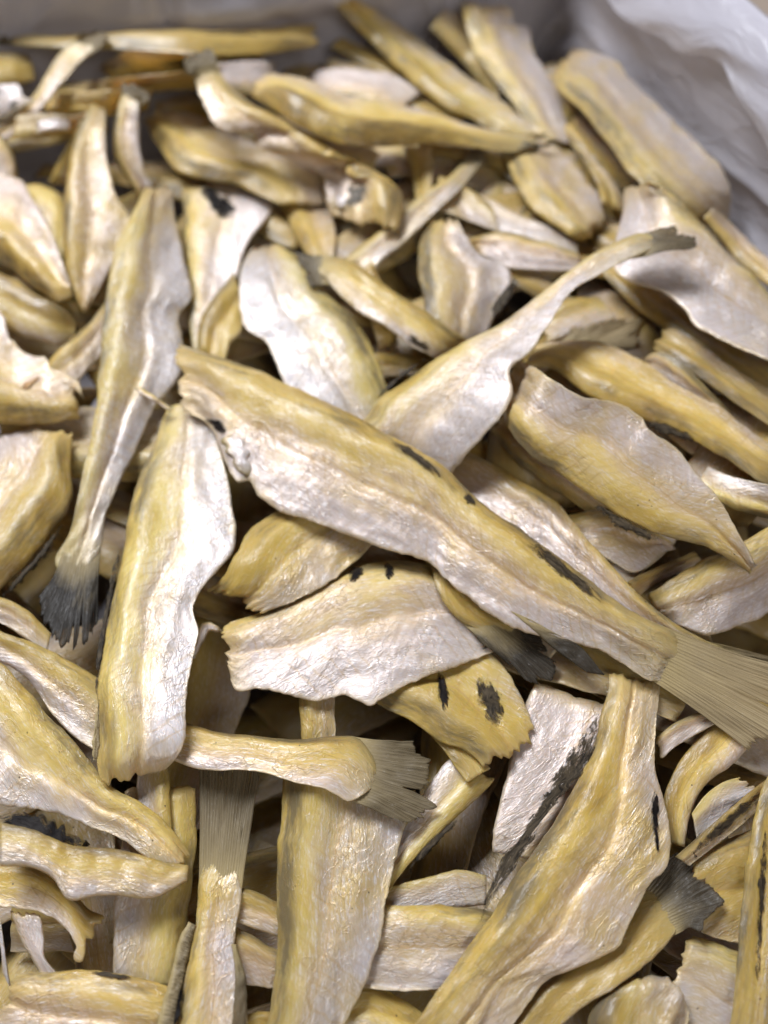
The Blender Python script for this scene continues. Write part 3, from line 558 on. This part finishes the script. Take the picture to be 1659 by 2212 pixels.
# --- lower middle
fish('brown shaded fish between the striped upright tail and the ridged fish', '510,1910 560,1930 620,1960', '505,1990 560,2010 620,2030', warm=.6, bound=.5, brown=.4)
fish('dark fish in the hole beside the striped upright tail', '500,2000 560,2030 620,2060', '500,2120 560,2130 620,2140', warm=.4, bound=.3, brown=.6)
fish('buttery fish tail corner along the bottom below the ridged fish', '500,2200 580,2185 660,2215', '500,2260 580,2250 660,2260', warm=.6, bound=.8)
fish('greenish yellow fish back at the bottom beside the ridged fish', '720,2140 790,2120 860,2150 940,2210', '720,2240 800,2235 880,2250 940,2260', warm=.5, bound=.8, brown=.1)
fish('dim pinkish flap above the level yellow fish', '830,1920 900,1900 980,1880 1050,1890', '820,1965 900,1965 980,1960 1050,1955', prof='flat', warm=.3, bound=.2, brown=.5)
fish('level yellow and white fish crossing behind the large ochre one', '1080,1975 1030,1962 950,1955 880,1955 790,1950', '1080,2110 1010,2130 940,2135 860,2140 770,2130', warm=.4, bound=.38, folds=1.5)
fish('white fish with a dark olive back sloping into the black gap', '1070,1680 1010,1745 940,1810 880,1870 825,1945', '990,1620 930,1690 890,1760 850,1830 810,1900', warm=.25, bound=.42, T=.8, parts=[(D, '985,1765 930,1815 880,1872', '995,1770 940,1826 888,1882', 'dark', .0006)])
fish('white flap standing beside the black gap under the long ochre fish', '1420,1560 1380,1640 1320,1730 1240,1800 1160,1860', '1160,1470 1122,1560 1092,1680 1068,1780 1062,1840', prof='flat', warm=.2, bound=.16, T=1.0)
fish('olive upright fish with a ridge below the ragged gut end', '640,1430 648,1540 655,1650', '725,1420 722,1540 728,1650', warm=.5, bound=.5, brown=.45)
fish('amber shard beside the broken opened head', '900,1560 940,1600 980,1650 1010,1690', '960,1540 1000,1580 1030,1620 1060,1660', warm=.7, bound=.9, brown=.3)
fish('gutted amber end with dark remains under the pearly wide fish', '1060,1672 1010,1625 950,1600 890,1560 820,1520 740,1470', '1165,1600 1130,1520 1080,1430 1000,1400 900,1400 800,1420', warm=.9, bound=.95, brown=.12, rag=1.3, T=.9,
     parts=[(CV, '935,1455 945,1500 952,1540', '962,1450 970,1500 972,1535', 'black', .0008), (CV, '1010,1470 1035,1520 1060,1575', '1062,1455 1085,1510 1090,1562', 'dark', .001)])
fish('ridged fish with white belly standing below the broken grey tail', '618,1640 608,1750 600,1850 598,1950 596,2050 590,2130 575,2230', '900,1700 872,1790 855,1850 835,1940 818,2030 790,2120 735,2230', warm=.5, bound=.42, T=1.1)
# --- lower left
fish('pale strip of belly standing in the hole at the lower left', '20,1965 40,2020 70,2075 90,2110', '85,1970 95,2030 98,2070 130,2110', prof='flat', warm=.1, bound=0., brown=.1)
fish('white sliver at the left rim below the open black belly', '-30,1990 0,2040 5,2100', '0,1980 12,2060 22,2130', prof='flat', warm=.1, bound=0.)
fish('curled fish end with bright scales under the open black belly', '232,1985 190,1960 150,1925 100,1885 40,1860 -60,1850', '170,2098 165,2040 135,2000 95,1975 40,1962 -60,1950', warm=.55, bound=.62, rag=1.2, T=.9, curl=.05)
fish('fish with cracked cut end lying level along the bottom', '20,2115 60,2098 120,2100 200,2094 290,2108 380,2135 450,2150', '-20,2200 40,2270 120,2290 220,2300 320,2310 420,2310 470,2310', warm=.5, bound=.4, rag=1.2, parts=[(D, '190,2098 240,2100 300,2112', '200,2106 245,2116 300,2122', 'dark', .0008)])
# --- lower right
fish('pale brown broad fish under the dark frayed tail', '1480,2020 1540,2030 1600,2060 1660,2100', '1440,2160 1480,2220 1520,2260 1600,2280', warm=.4, bound=.3, brown=.25)
fish('tan fish back filling the shade right of the dark frayed tail', '1480,1860 1530,1830 1600,1800 1660,1780', '1500,2010 1560,2030 1620,2040 1680,2040', warm=.7, bound=.8, brown=.45)
fish('crumpled brown head scrap at the bottom beside the ochre fish', '1290,2290 1270,2220 1290,2160 1340,2125', '1480,2290 1485,2210 1475,2150 1440,2115', warm=.5, bound=.5, brown=.4, rag=1.3, folds=2.5)
fish('reddish brown fish with dark frayed tail below the long ochre one', '1090,2240 1160,2140 1250,2060 1330,1985 1385,1925', '1170,2260 1240,2190 1330,2130 1420,2060 1460,2010', '1440,1848 1478,1830 1528,1858 1535,1905 1572,1950 1510,2005', warm=.95, bound=.95, brown=.55, finw=.1, find=.9, T=.8)
fish('olive grey round fish at the lower right with a smooth back', '1560,1545 1500,1600 1450,1680 1432,1750 1440,1820', '1630,1600 1580,1650 1520,1700 1490,1770 1480,1830', prof='tube', warm=.4, bound=.8, T=1.2)
fish('grey folded fin scrap above the smooth olive fish', '1410,1600 1460,1560 1530,1530', '1425,1640 1480,1600 1550,1560', warm=.3, bound=.2, brown=.3)
fish('crumpled whitish fold in the shade beside the smooth olive fish', '1600,1680 1560,1690 1520,1720 1495,1755', '1640,1700 1590,1740 1550,1780 1505,1812', prof='flat', warm=.2, bound=.1, brown=.2, folds=2)
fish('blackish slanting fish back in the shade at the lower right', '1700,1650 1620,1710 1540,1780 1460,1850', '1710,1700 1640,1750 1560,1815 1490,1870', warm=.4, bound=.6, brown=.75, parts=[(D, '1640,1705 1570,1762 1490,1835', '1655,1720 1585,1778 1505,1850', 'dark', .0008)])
fish('amber fish standing on edge at the lower right rim with dark fin line', '1668,1660 1640,1720 1622,1800 1608,1900 1598,2020 1588,2130 1572,2240', '1760,1680 1730,1740 1710,1830 1700,1950 1690,2060 1690,2130 1690,2240', warm=.95, bound=.6, T=1.1, brown=.1, parts=[(D, '1648,1790 1638,1900 1632,2010 1628,2130', '1658,1790 1652,1900 1648,2010 1642,2130', 'dark', .0008)])
# --- lower fish on top
fish('striped upright tail fish in front of the lower left heap', '350,2330 372,2230 395,2130 410,2060 420,2010 426,1960 430,1905', '545,2330 535,2230 530,2140 512,2085 505,2040 510,1985 520,1935', '430,1632 480,1628 520,1630 566,1635', warm=.5, bound=.45, T=.9, finw=.4, find=.55, parts=[('pelvic_fin', '408,1992 388,2030 368,2110 335,2230', '424,2000 412,2040 398,2110 375,2230', 'fin', .0012, (.8, .4)), ('anal_fin', '500,2040 508,2100 505,2160 500,2230', '510,2040 530,2110 534,2160 530,2230', 'fin', .0012, (.3, .6)), (CV, '393,2120 386,2170 376,2230', '400,2120 398,2170 390,2230', 'black', .0016)])
fish('long ochre fish with white belly and slit pocket at the lower right', '1320,1450 1300,1540 1262,1660 1185,1795 1105,1905 1048,1998 1000,2062 932,2160 860,2262', '1425,1470 1415,1580 1420,1680 1440,1750 1450,1830 1438,1872 1400,1912 1372,1970 1330,2048 1250,2090 1190,2112 1150,2155 1070,2262', warm=.62, bound=.5, T=1.15, res=1.1,
     parts=[(D, '1315,1530 1285,1640 1190,1752 1124,1858 1050,1968', '1275,1550 1212,1640 1130,1795 1072,1870 1022,2020', 'dark', .0002), (CV, '1412,1700 1402,1755 1412,1810 1420,1852', '1420,1700 1424,1750 1422,1810 1426,1848', 'black', .0008)])
fish('fish with broken grey fan tail lying across the lower middle', '330,1545 400,1562 460,1578 540,1590 630,1597 715,1592 770,1594', '320,1630 380,1645 450,1664 540,1664 620,1680 700,1702 750,1730', '908,1598 905,1620 938,1638 932,1690 925,1725 952,1742 925,1762 892,1782 860,1776', warm=.45, bound=.42, T=.9, finw=.35, find=.6)
fish('opened fish with a black lined belly at the lower left', '412,1860 400,1828 350,1768 300,1732 242,1700 192,1640 150,1590 100,1540 50,1480 0,1432 -80,1370', '380,1895 330,1862 260,1812 200,1785 130,1760 60,1742 0,1738 -40,1700 -70,1650 -90,1600 -120,1520', warm=.4, bound=.5, rag=.9, T=1.1, res=1.1,
     parts=[('belly_flap', '408,1872 330,1855 250,1835 180,1832 130,1818 70,1792 0,1778', '402,1900 330,1938 250,1932 200,1934 145,1940 110,1892 60,1870 0,1868', 'fish', .0012), (CV, '-10,1748 40,1748 90,1762 150,1790 210,1815', '-10,1790 50,1800 90,1858 140,1845 160,1815', 'black', .0011)])
fish('tall fish broad and pearly with amber cut end between two fish', '222,1702 212,1640 216,1580 210,1500 220,1420 235,1340 250,1270 264,1200 275,1130 288,1080 310,1010 338,950 360,880', '352,1668 392,1622 402,1560 402,1500 412,1450 426,1372 418,1312 442,1262 496,1202 511,1150 502,1100 490,1030 470,960 440,870', warm=.28, bound=.42, T=.9, res=1.2,
     parts=[(D, '265,1190 245,1280 225,1400 214,1500', '250,1190 232,1280 210,1400 200,1500', 'dark', .0003), ('skin_flap', '218,1500 205,1560 195,1640', '212,1520 216,1580 214,1640', 'fin', .0003, (.8, .3))])
fish('pearly wide fish with scalloped lower edge under the top fish', '470,1352 560,1322 622,1290 682,1256 742,1228 832,1212 930,1216 1010,1240 1080,1270', '492,1455 512,1490 560,1488 620,1502 682,1512 742,1500 800,1522 832,1500 900,1470 980,1442 1052,1412 1110,1370', warm=.22, bound=.34, T=.9, res=1.15, rag=1.0,
     parts=[('skin_remnant', '750,1235 765,1228 790,1222', '752,1262 768,1258 785,1248', 'black', .0008), ('skin_remnant', '826,1216 840,1218 852,1222', '832,1252 842,1252 854,1250', 'black', .0008), ('torn_membrane', '470,1350 440,1345 425,1372 414,1410', '480,1366 452,1362 440,1385 420,1425', 'fish', .0008)])
fish('short ochre fish end with a white torn corner under the top fish', '425,1285 478,1250 508,1195 552,1135 620,1090 700,1040', '555,1328 600,1310 650,1288 714,1256 768,1212 800,1176 860,1130', warm=.7, bound=.62, brown=.1, rag=1.1, T=.8, res=1.1)
fish('brown tail with ribbed dark tip poking out under the top fish', '880,1180 930,1222 945,1275 985,1335', '950,1210 1000,1262 1060,1318 1105,1348', '1050,1400 1100,1442 1140,1476 1192,1482 1212,1458 1203,1428 1165,1380', warm=.9, bound=.95, brown=.3, T=.5, finw=.6, find=.95)
fish('tall yellow fish with pale side and dark fan tail', '318,398 298,435 265,500 240,580 225,680 216,780 210,870 196,950 178,1010 165,1080 150,1150 120,1205', '372,392 378,470 398,560 412,640 386,682 392,732 398,782 372,832 332,882 310,932 286,982 250,1060 228,1112 218,1180', '78,1300 95,1368 150,1425 188,1402 214,1345', warm=.4, bound=.42, T=1.0, res=1.1, rag=.7, finw=.4, find=1.0)
fish('pearly bell shaped flap with yellow edge left of the crossing fish', '602,528 662,572 712,640 768,692 802,752 838,842 862,930', '556,524 526,570 516,640 530,704 575,736 590,772 625,842 695,900 750,960', warm=.12, bound=.24, T=.7)
fish('tan fish with split dark tail crossing over the pearly flap', '1010,735 970,706 900,660 850,628 800,590 742,560 700,552', '985,800 930,768 882,745 832,706 782,680 725,628 705,602', '655,550 612,534 640,560 655,590 668,624 680,620', warm=.6, bound=.6, brown=.08, finw=.3, find=.75, parts=[(D, '870,735 900,752 930,765', '880,715 905,730 930,742', 'dark', .0004)])
fish('yellow and white fish just beneath the top fish', '985,965 1060,998 1130,1040 1200,1086 1252,1142 1302,1202 1362,1266 1422,1320 1482,1362 1560,1398', '960,1020 1030,1090 1100,1140 1200,1220 1300,1300 1390,1362 1440,1390 1500,1412 1560,1428', '1720,1432 1740,1450 1720,1470', warm=.28, bound=.3, T=1.0, res=1.1, finw=.6, find=.3)
fish('raised fish crossing under the top fish with a grey tail pointing right', '720,965 785,905 822,860 880,820 940,776 1000,740 1080,700 1150,650 1210,600 1270,556 1330,522 1380,504', '935,1070 990,1000 1040,945 1080,896 1104,850 1098,802 1130,770 1170,720 1202,670 1240,622 1292,594 1350,562 1395,545', '1460,482 1470,500 1520,518 1490,535', warm=.22, bound=.34, T=.9, res=1.15, lift=(0, .002, .008), finw=.4, find=.75,
     parts=[(D, '1095,612 1070,650 1050,690', '1130,590 1110,630 1085,680', 'dark', .0002), (D, '930,770 870,815 820,862', '920,772 860,812 812,858', 'dark', .0003)])
fish('topmost large fish with torn head end lying diagonally across the heap', '372,740 432,755 502,780 582,812 662,850 742,888 802,918 872,955 932,990 985,1035 1030,1078 1090,1120 1150,1160 1212,1205 1272,1255 1332,1298 1392,1334 1450,1362', '385,890 430,900 468,945 488,1000 512,1040 540,1040 562,1076 612,1106 682,1130 752,1155 812,1180 862,1195 922,1212 962,1246 1012,1290 1072,1335 1122,1360 1182,1375 1242,1386 1292,1402 1342,1428 1392,1462', '1700,1440 1720,1520 1690,1600 1622,1626', warm=.36, bound=.36, T=1.15, res=1.6, rag=.8, finw=.95, find=0.,
     parts=[(D, '850,948 892,973 930,1002 957,1026', '838,958 884,988 922,1018 948,1038', 'dark', .0006), (D, '1004,1062 1022,1074 1032,1088', '998,1076 1012,1090 1026,1098', 'dark', .0008),
            (D, '1128,1154 1184,1190 1244,1240 1312,1294', '1138,1186 1190,1228 1248,1272 1304,1314', 'dark', .0006), ('anal_fin', '1100,1318 1160,1368 1200,1402 1270,1452', '1150,1340 1200,1368 1255,1398 1304,1456', 'fin', .0003, (.3, .95)),
            ('torn_membrane', '296,832 322,848 350,868 372,880', '292,842 318,858 346,874 366,890', 'fish', .0004), (CV, '432,902 455,918 480,940', '470,905 488,918 488,945', 'black', .0008), ('torn_membrane', '470,945 492,975 512,1025', '520,940 535,980 548,1030', 'white', .0012)])

# ------------------------------------------------------------------ the box, its film lining and the table
def film_material():
    m, t = nt('milky_plastic_film'); g = G(t); ph = g.uv('phys')
    a = g.noise(g.map(ph, (0.5, 2.0, 1)), 1.3, 4, 0.6, 0.8); c = g.noise(g.map(ph, (1.5, 1.0, 1), .5), 4.0, 3, 0.55, 1.5)
    bp = g.n('ShaderNodeBump'); bp.inputs['Strength'].default_value = 0.6; bp.inputs['Distance'].default_value = 0.0006
    cr_ = g.rng(g.m('ABSOLUTE', g.m('SUBTRACT', g.noise(g.map(ph, (0.5, 1.3, 1), .3), .55, 2, .5, .6), .5)), 0.0, .05, .6, 0.0)
    g.l(g.m('ADD', g.m('ADD', a, cr_), g.m('MULTIPLY', c, .3)), bp.inputs['Height'])
    b = g.n('ShaderNodeBsdfPrincipled'); b.inputs['Base Color'].default_value = (0.78, 0.76, 0.82, 1); b.inputs['Roughness'].default_value = 0.24
    g.l(bp.outputs[0], b.inputs['Normal'])
    tl = g.n('ShaderNodeBsdfTranslucent'); tl.inputs[0].default_value = (0.78, 0.76, 0.82, 1)
    m1 = g.n('ShaderNodeMixShader'); m1.inputs[0].default_value = 0.30; g.l(b.outputs[0], m1.inputs[1]); g.l(tl.outputs[0], m1.inputs[2])
    tr = g.n('ShaderNodeBsdfTransparent'); tr.inputs[0].default_value = (0.96, 0.95, 0.97, 1)
    m2 = g.n('ShaderNodeMixShader'); m2.inputs[0].default_value = 0.30; g.l(m1.outputs[0], m2.inputs[1]); g.l(tr.outputs[0], m2.inputs[2])
    o = g.n('ShaderNodeOutputMaterial'); g.l(m2.outputs[0], o.inputs[0]); return m
def card_material():
    m, t = nt('brown_cardboard'); g = G(t); tc = g.n('ShaderNodeTexCoord').outputs['Object']
    a = g.noise(g.map(tc, (1, 1, 14)), 30, 3); f = g.noise(tc, 900, 2)
    base = g.mix(g.m('MULTIPLY', g.m('ADD', a, f), .5), (0.20, 0.125, 0.075), (0.31, 0.20, 0.125))
    b = g.n('ShaderNodeBsdfPrincipled'); g.l(base, b.inputs['Base Color']); b.inputs['Roughness'].default_value = .85
    o = g.n('ShaderNodeOutputMaterial'); g.l(b.outputs[0], o.inputs[0]); return m
def table_material():
    m, t = nt('beige_table_top'); g = G(t); tc = g.n('ShaderNodeTexCoord').outputs['Object']
    a = g.noise(g.map(tc, (2, 16, 1)), 6, 4)
    b = g.n('ShaderNodeBsdfPrincipled'); g.l(g.mix(a, (0.34, 0.265, 0.205), (0.42, 0.335, 0.265)), b.inputs['Base Color']); b.inputs['Roughness'].default_value = .45
    o = g.n('ShaderNodeOutputMaterial'); g.l(b.outputs[0], o.inputs[0]); return m
M_FILM, M_CARD, M_TABLE = film_material(), card_material(), table_material()
D1 = np.array([.2562, -.9666]); D2 = np.array([-D1[1], D1[0]])      # along the right wall towards us; outward through it
K0 = np.array([.0935, .351]); BX, BY = .42, .60                     # far right corner, inner size
KC = [K0, K0 + D1 * BY, K0 + D1 * BY - D2 * BX, K0 - D2 * BX]
RIM = 0.052
def prism(name, corners, z0, z1, mat, parent, loc):
    bm = bmesh.new()
    lo = [bm.verts.new((c[0] - loc[0], c[1] - loc[1], z0 - loc[2])) for c in corners]; hi = [bm.verts.new((c[0] - loc[0], c[1] - loc[1], z1 - loc[2])) for c in corners]
    bm.faces.new(lo[::-1]); bm.faces.new(hi); n = len(lo)
    for k in range(n): bm.faces.new((lo[k], lo[(k + 1) % n], hi[(k + 1) % n], hi[k]))
    bmesh.ops.recalc_face_normals(bm, faces=bm.faces); bmesh.ops.bevel(bm, geom=bm.edges[:], offset=.0006, segments=1, affect='EDGES')
    me = bpy.data.meshes.new(name); bm.to_mesh(me); bm.free(); me.materials.append(mat)
    return add(name, me, parent)
ZB = FLOOR - .004
bl = np.array([*(sum(KC) / 4), ZB - .004])
box = bpy.data.objects.new('cardboard_box', None); COL.objects.link(box); box.location = bl
box['label'] = 'brown cardboard box showing faintly through the milky film'; box['category'] = 'box'
prism('bottom_panel', KC, ZB - .004, ZB, M_CARD, box, bl)
cen = sum(KC) / 4
for k in range(4):
    p, q = KC[k], KC[(k + 1) % 4]; d = (q - p) / np.linalg.norm(q - p); nrm = np.array([d[1], -d[0]])
    if (p + q) @ nrm / 2 < cen @ nrm: nrm = -nrm
    g0 = .003; p, q = p + nrm * g0 - d * (.003 if k % 2 else .012), q + nrm * g0 + d * (.003 if k % 2 else .012)
    prism('side_panel', [p, q, q + nrm * .005, p + nrm * .005], ZB + .0002, RIM - .003, M_CARD, box, bl)
bpy.ops.mesh.primitive_plane_add(size=6, location=(0, 0, ZB - .005)); tb = bpy.context.object; tb.name = 'table_top'; tb['kind'] = 'structure'; tb.data.materials.append(M_TABLE)

def sheet(name, P, ph, mat, loc, parent):
    N, M = P.shape[:2]; i = np.arange(N * M).reshape(N, M)
    F = np.stack([i[:-1, :-1], i[1:, :-1], i[1:, 1:], i[:-1, 1:]], -1).reshape(-1, 4)
    me = bpy.data.meshes.new(name); me.from_pydata((P.reshape(-1, 3) - loc).tolist(), [], F.tolist()); me.update()
    l = me.uv_layers.new(name='phys'); l.data.foreach_set('uv', ph.reshape(-1, 2)[F.ravel()].astype(np.float32).ravel())
    me.polygons.foreach_set('use_smooth', np.ones(len(F), dtype=bool)); me.materials.append(mat)
    return add(name, me, parent)
def wall_frame(k):
    p, q = KC[k], KC[(k + 1) % 4]; L = np.linalg.norm(q - p); d = (q - p) / L; nrm = np.array([d[1], -d[0]])
    if (p + q) @ nrm / 2 < cen @ nrm: nrm = -nrm
    return p, d, nrm, L
liner = bpy.data.objects.new('plastic_liner', None); COL.objects.link(liner); liner.location = bl + np.array([0, 0, .004])
liner['label'] = 'crumpled milky plastic film lining the box and folded over its rim'; liner['category'] = 'plastic film'
lloc = np.array(liner.location)
# one sheet all the way round, corners rounded
RC = .016; path = []
for k in (2, 3, 0, 1):
    p, d, nrm, L = wall_frame(k); n_ = int(L / .0016)
    for q in np.linspace(RC, L - RC, n_): path.append((*(p + d * q), *nrm, k, q / L, L))
    d2 = wall_frame((k + 1) % 4)[1]; n2 = wall_frame((k + 1) % 4)[2]; cc = p + d * (L - RC) - nrm * RC
    for a_ in np.linspace(0, math.pi / 2, 14)[1:-1]:
        m_ = nrm * math.cos(a_) + n2 * math.sin(a_); path.append((*(cc + m_ * RC), *m_, k, 1.0, L))
path.append(path[0]); path = np.array(path); PX, PN = path[:, :2], path[:, 2:4]
ua = np.r_[0, np.cumsum(np.linalg.norm(np.diff(PX, axis=0), axis=1))]; N, M = len(ua), 110
u = ua[:, None] + np.zeros((1, M)); v = np.linspace(ZB + .001, RIM, M)[None] + np.zeros((N, 1)); kk = path[:, 4:5] + 0 * u
wt = lambda k0: np.clip(gsm((path[:, 4] == k0).astype(float), 8), 0, 1)[:, None]
wv = .6 * noise(u / .11, v / .05, 901) + (v - .04 * u) / .017
i0 = .0030 * (.5 + .5 * ridged(u / .30, wv, 902, 1)) + .0016 * (.5 + .5 * fbm(u / .05, v / .014, 903))     # long creases along the right wall
wv = u / .022 + 1.5 * (v / .03) * np.sin(u / .06) + 1.3 * noise(u / .06, v / .03, 905)
i3 = .0075 * (.5 + .5 * ridged(wv, v / .09, 906, 2)) + .0025 * (.5 + .5 * fbm(u / .03, v / .02, 907))      # bundled folds fanning up the back
i1 = .004 * (.5 + .5 * fbm(u / .03, v / .05, 908))
db = (1 - path[:, 5:6]) * path[:, 6:7] + 0 * u                  # distance from the far right corner, on the back wall
i3 = i3 + .013 * np.exp(-((db - .165) / .055) ** 2) * np.exp(-((v - .016) / .009) ** 2)      # film resting on the row of fish
ins = i0 * wt(0) + i3 * wt(3) + i1 * (wt(1) + wt(2)); ins = np.clip(ins, .0002, .02) * np.clip((RIM - v) / .008, .12, 1)
P = np.concatenate([PX[:, None] - PN[:, None] * ins[..., None], v[..., None]], -1)
M2 = 26; w = np.linspace(0, 1, M2)[1:]; ang = np.clip(w / .35, 0, 1) * math.pi; drop = np.clip((w - .35) / .65, 0, 1) * .03   # over the rim, down the outside
e = P[:, -1]; R = .0062 + .0012 * noise(u[:, :1] / .03, 3.3, 910)
oxy = (R * (1 - np.cos(ang)))[..., None] * PN[:, None]
O = np.concatenate([e[:, None, :2] + oxy + PN[:, None] * (.002 * drop / .03 * (1 + noise(u[:, :1] / .02, w * 3, 911)))[..., None],
                    (e[:, None, 2] + .004 * np.sin(ang) - drop * (1 + .25 * noise(u[:, :1] / .04, 1.0, 912)))[..., None]], -1)
O[..., 2] += .0009 * fbm(u[:, :1] / .025, w * 4, 913) * np.sin(np.clip(w / .35, 0, 1) * math.pi)
P = np.concatenate([P, O], 1); vv = np.r_[np.linspace(0, RIM - ZB, M), RIM - ZB + w * .04]
sheet('film_side', P, np.stack([np.repeat(u[:, :1], P.shape[1], 1) * 100, np.repeat(vv[None], N, 0) * 100], -1), M_FILM, lloc, liner)
# the loose turned-down edge of the film inside the right wall
p, d, nrm, L = wall_frame(0); N, M = 260, 46
u = np.linspace(.014, L - .02, N)[:, None] + np.zeros((1, M)); w = np.linspace(0, 1, M)[None] + np.zeros((N, 1))
hem = np.interp(u, [0, .06, .11, .142, .168, .184, .23, .30, L], [.018, .024, .028, .035, .040, .036, .024, .018, .015]) + .0015 * noise(u / .02, 1.1, 77)
v = (RIM + .0052) + (hem - RIM - .0052) * w
ins = .001 + .0085 * np.sin(np.clip(w * 1.15, 0, 1) * math.pi / 2) + .0030 * fbm(u / .09 + w, w * 1.4 + u / .06, 78, 2) * w + .0009 * ridged(u / .07 + w * .8, w * 1.5 + u / .05, 79, 1)
ins = ins * np.clip((u - .012) / .05, 0.05, 1); ins = ins - (w < .12) * .004 * (1 - w / .12)
XY = p + d * u[..., None] - nrm * ins[..., None]
sheet('folded_edge', np.concatenate([XY, v[..., None]], -1), np.stack([u * 100 + 31, w * 3 + 5], -1), M_FILM, lloc, liner)
# floor of the liner
a_, b_ = np.linspace(.002, BX - .002, 30), np.linspace(.002, BY - .002, 40)
XY = K0 - D2 * a_[:, None, None] + D1 * b_[None, :, None]
sheet('film_floor', np.concatenate([XY, np.full((30, 40, 1), ZB + .0012)], -1), np.stack(np.meshgrid(a_ * 100, b_ * 100, indexing='ij'), -1), M_FILM, lloc, liner)
iz = BUF[PAD//BS:-PAD//BS, PAD//BS:-PAD//BS]; print('heap z', iz.min(), iz.mean(), BUF.max())
print('TRIS', sum(len(o.data.polygons) * 2 for o in SC.objects if o.type == 'MESH'))
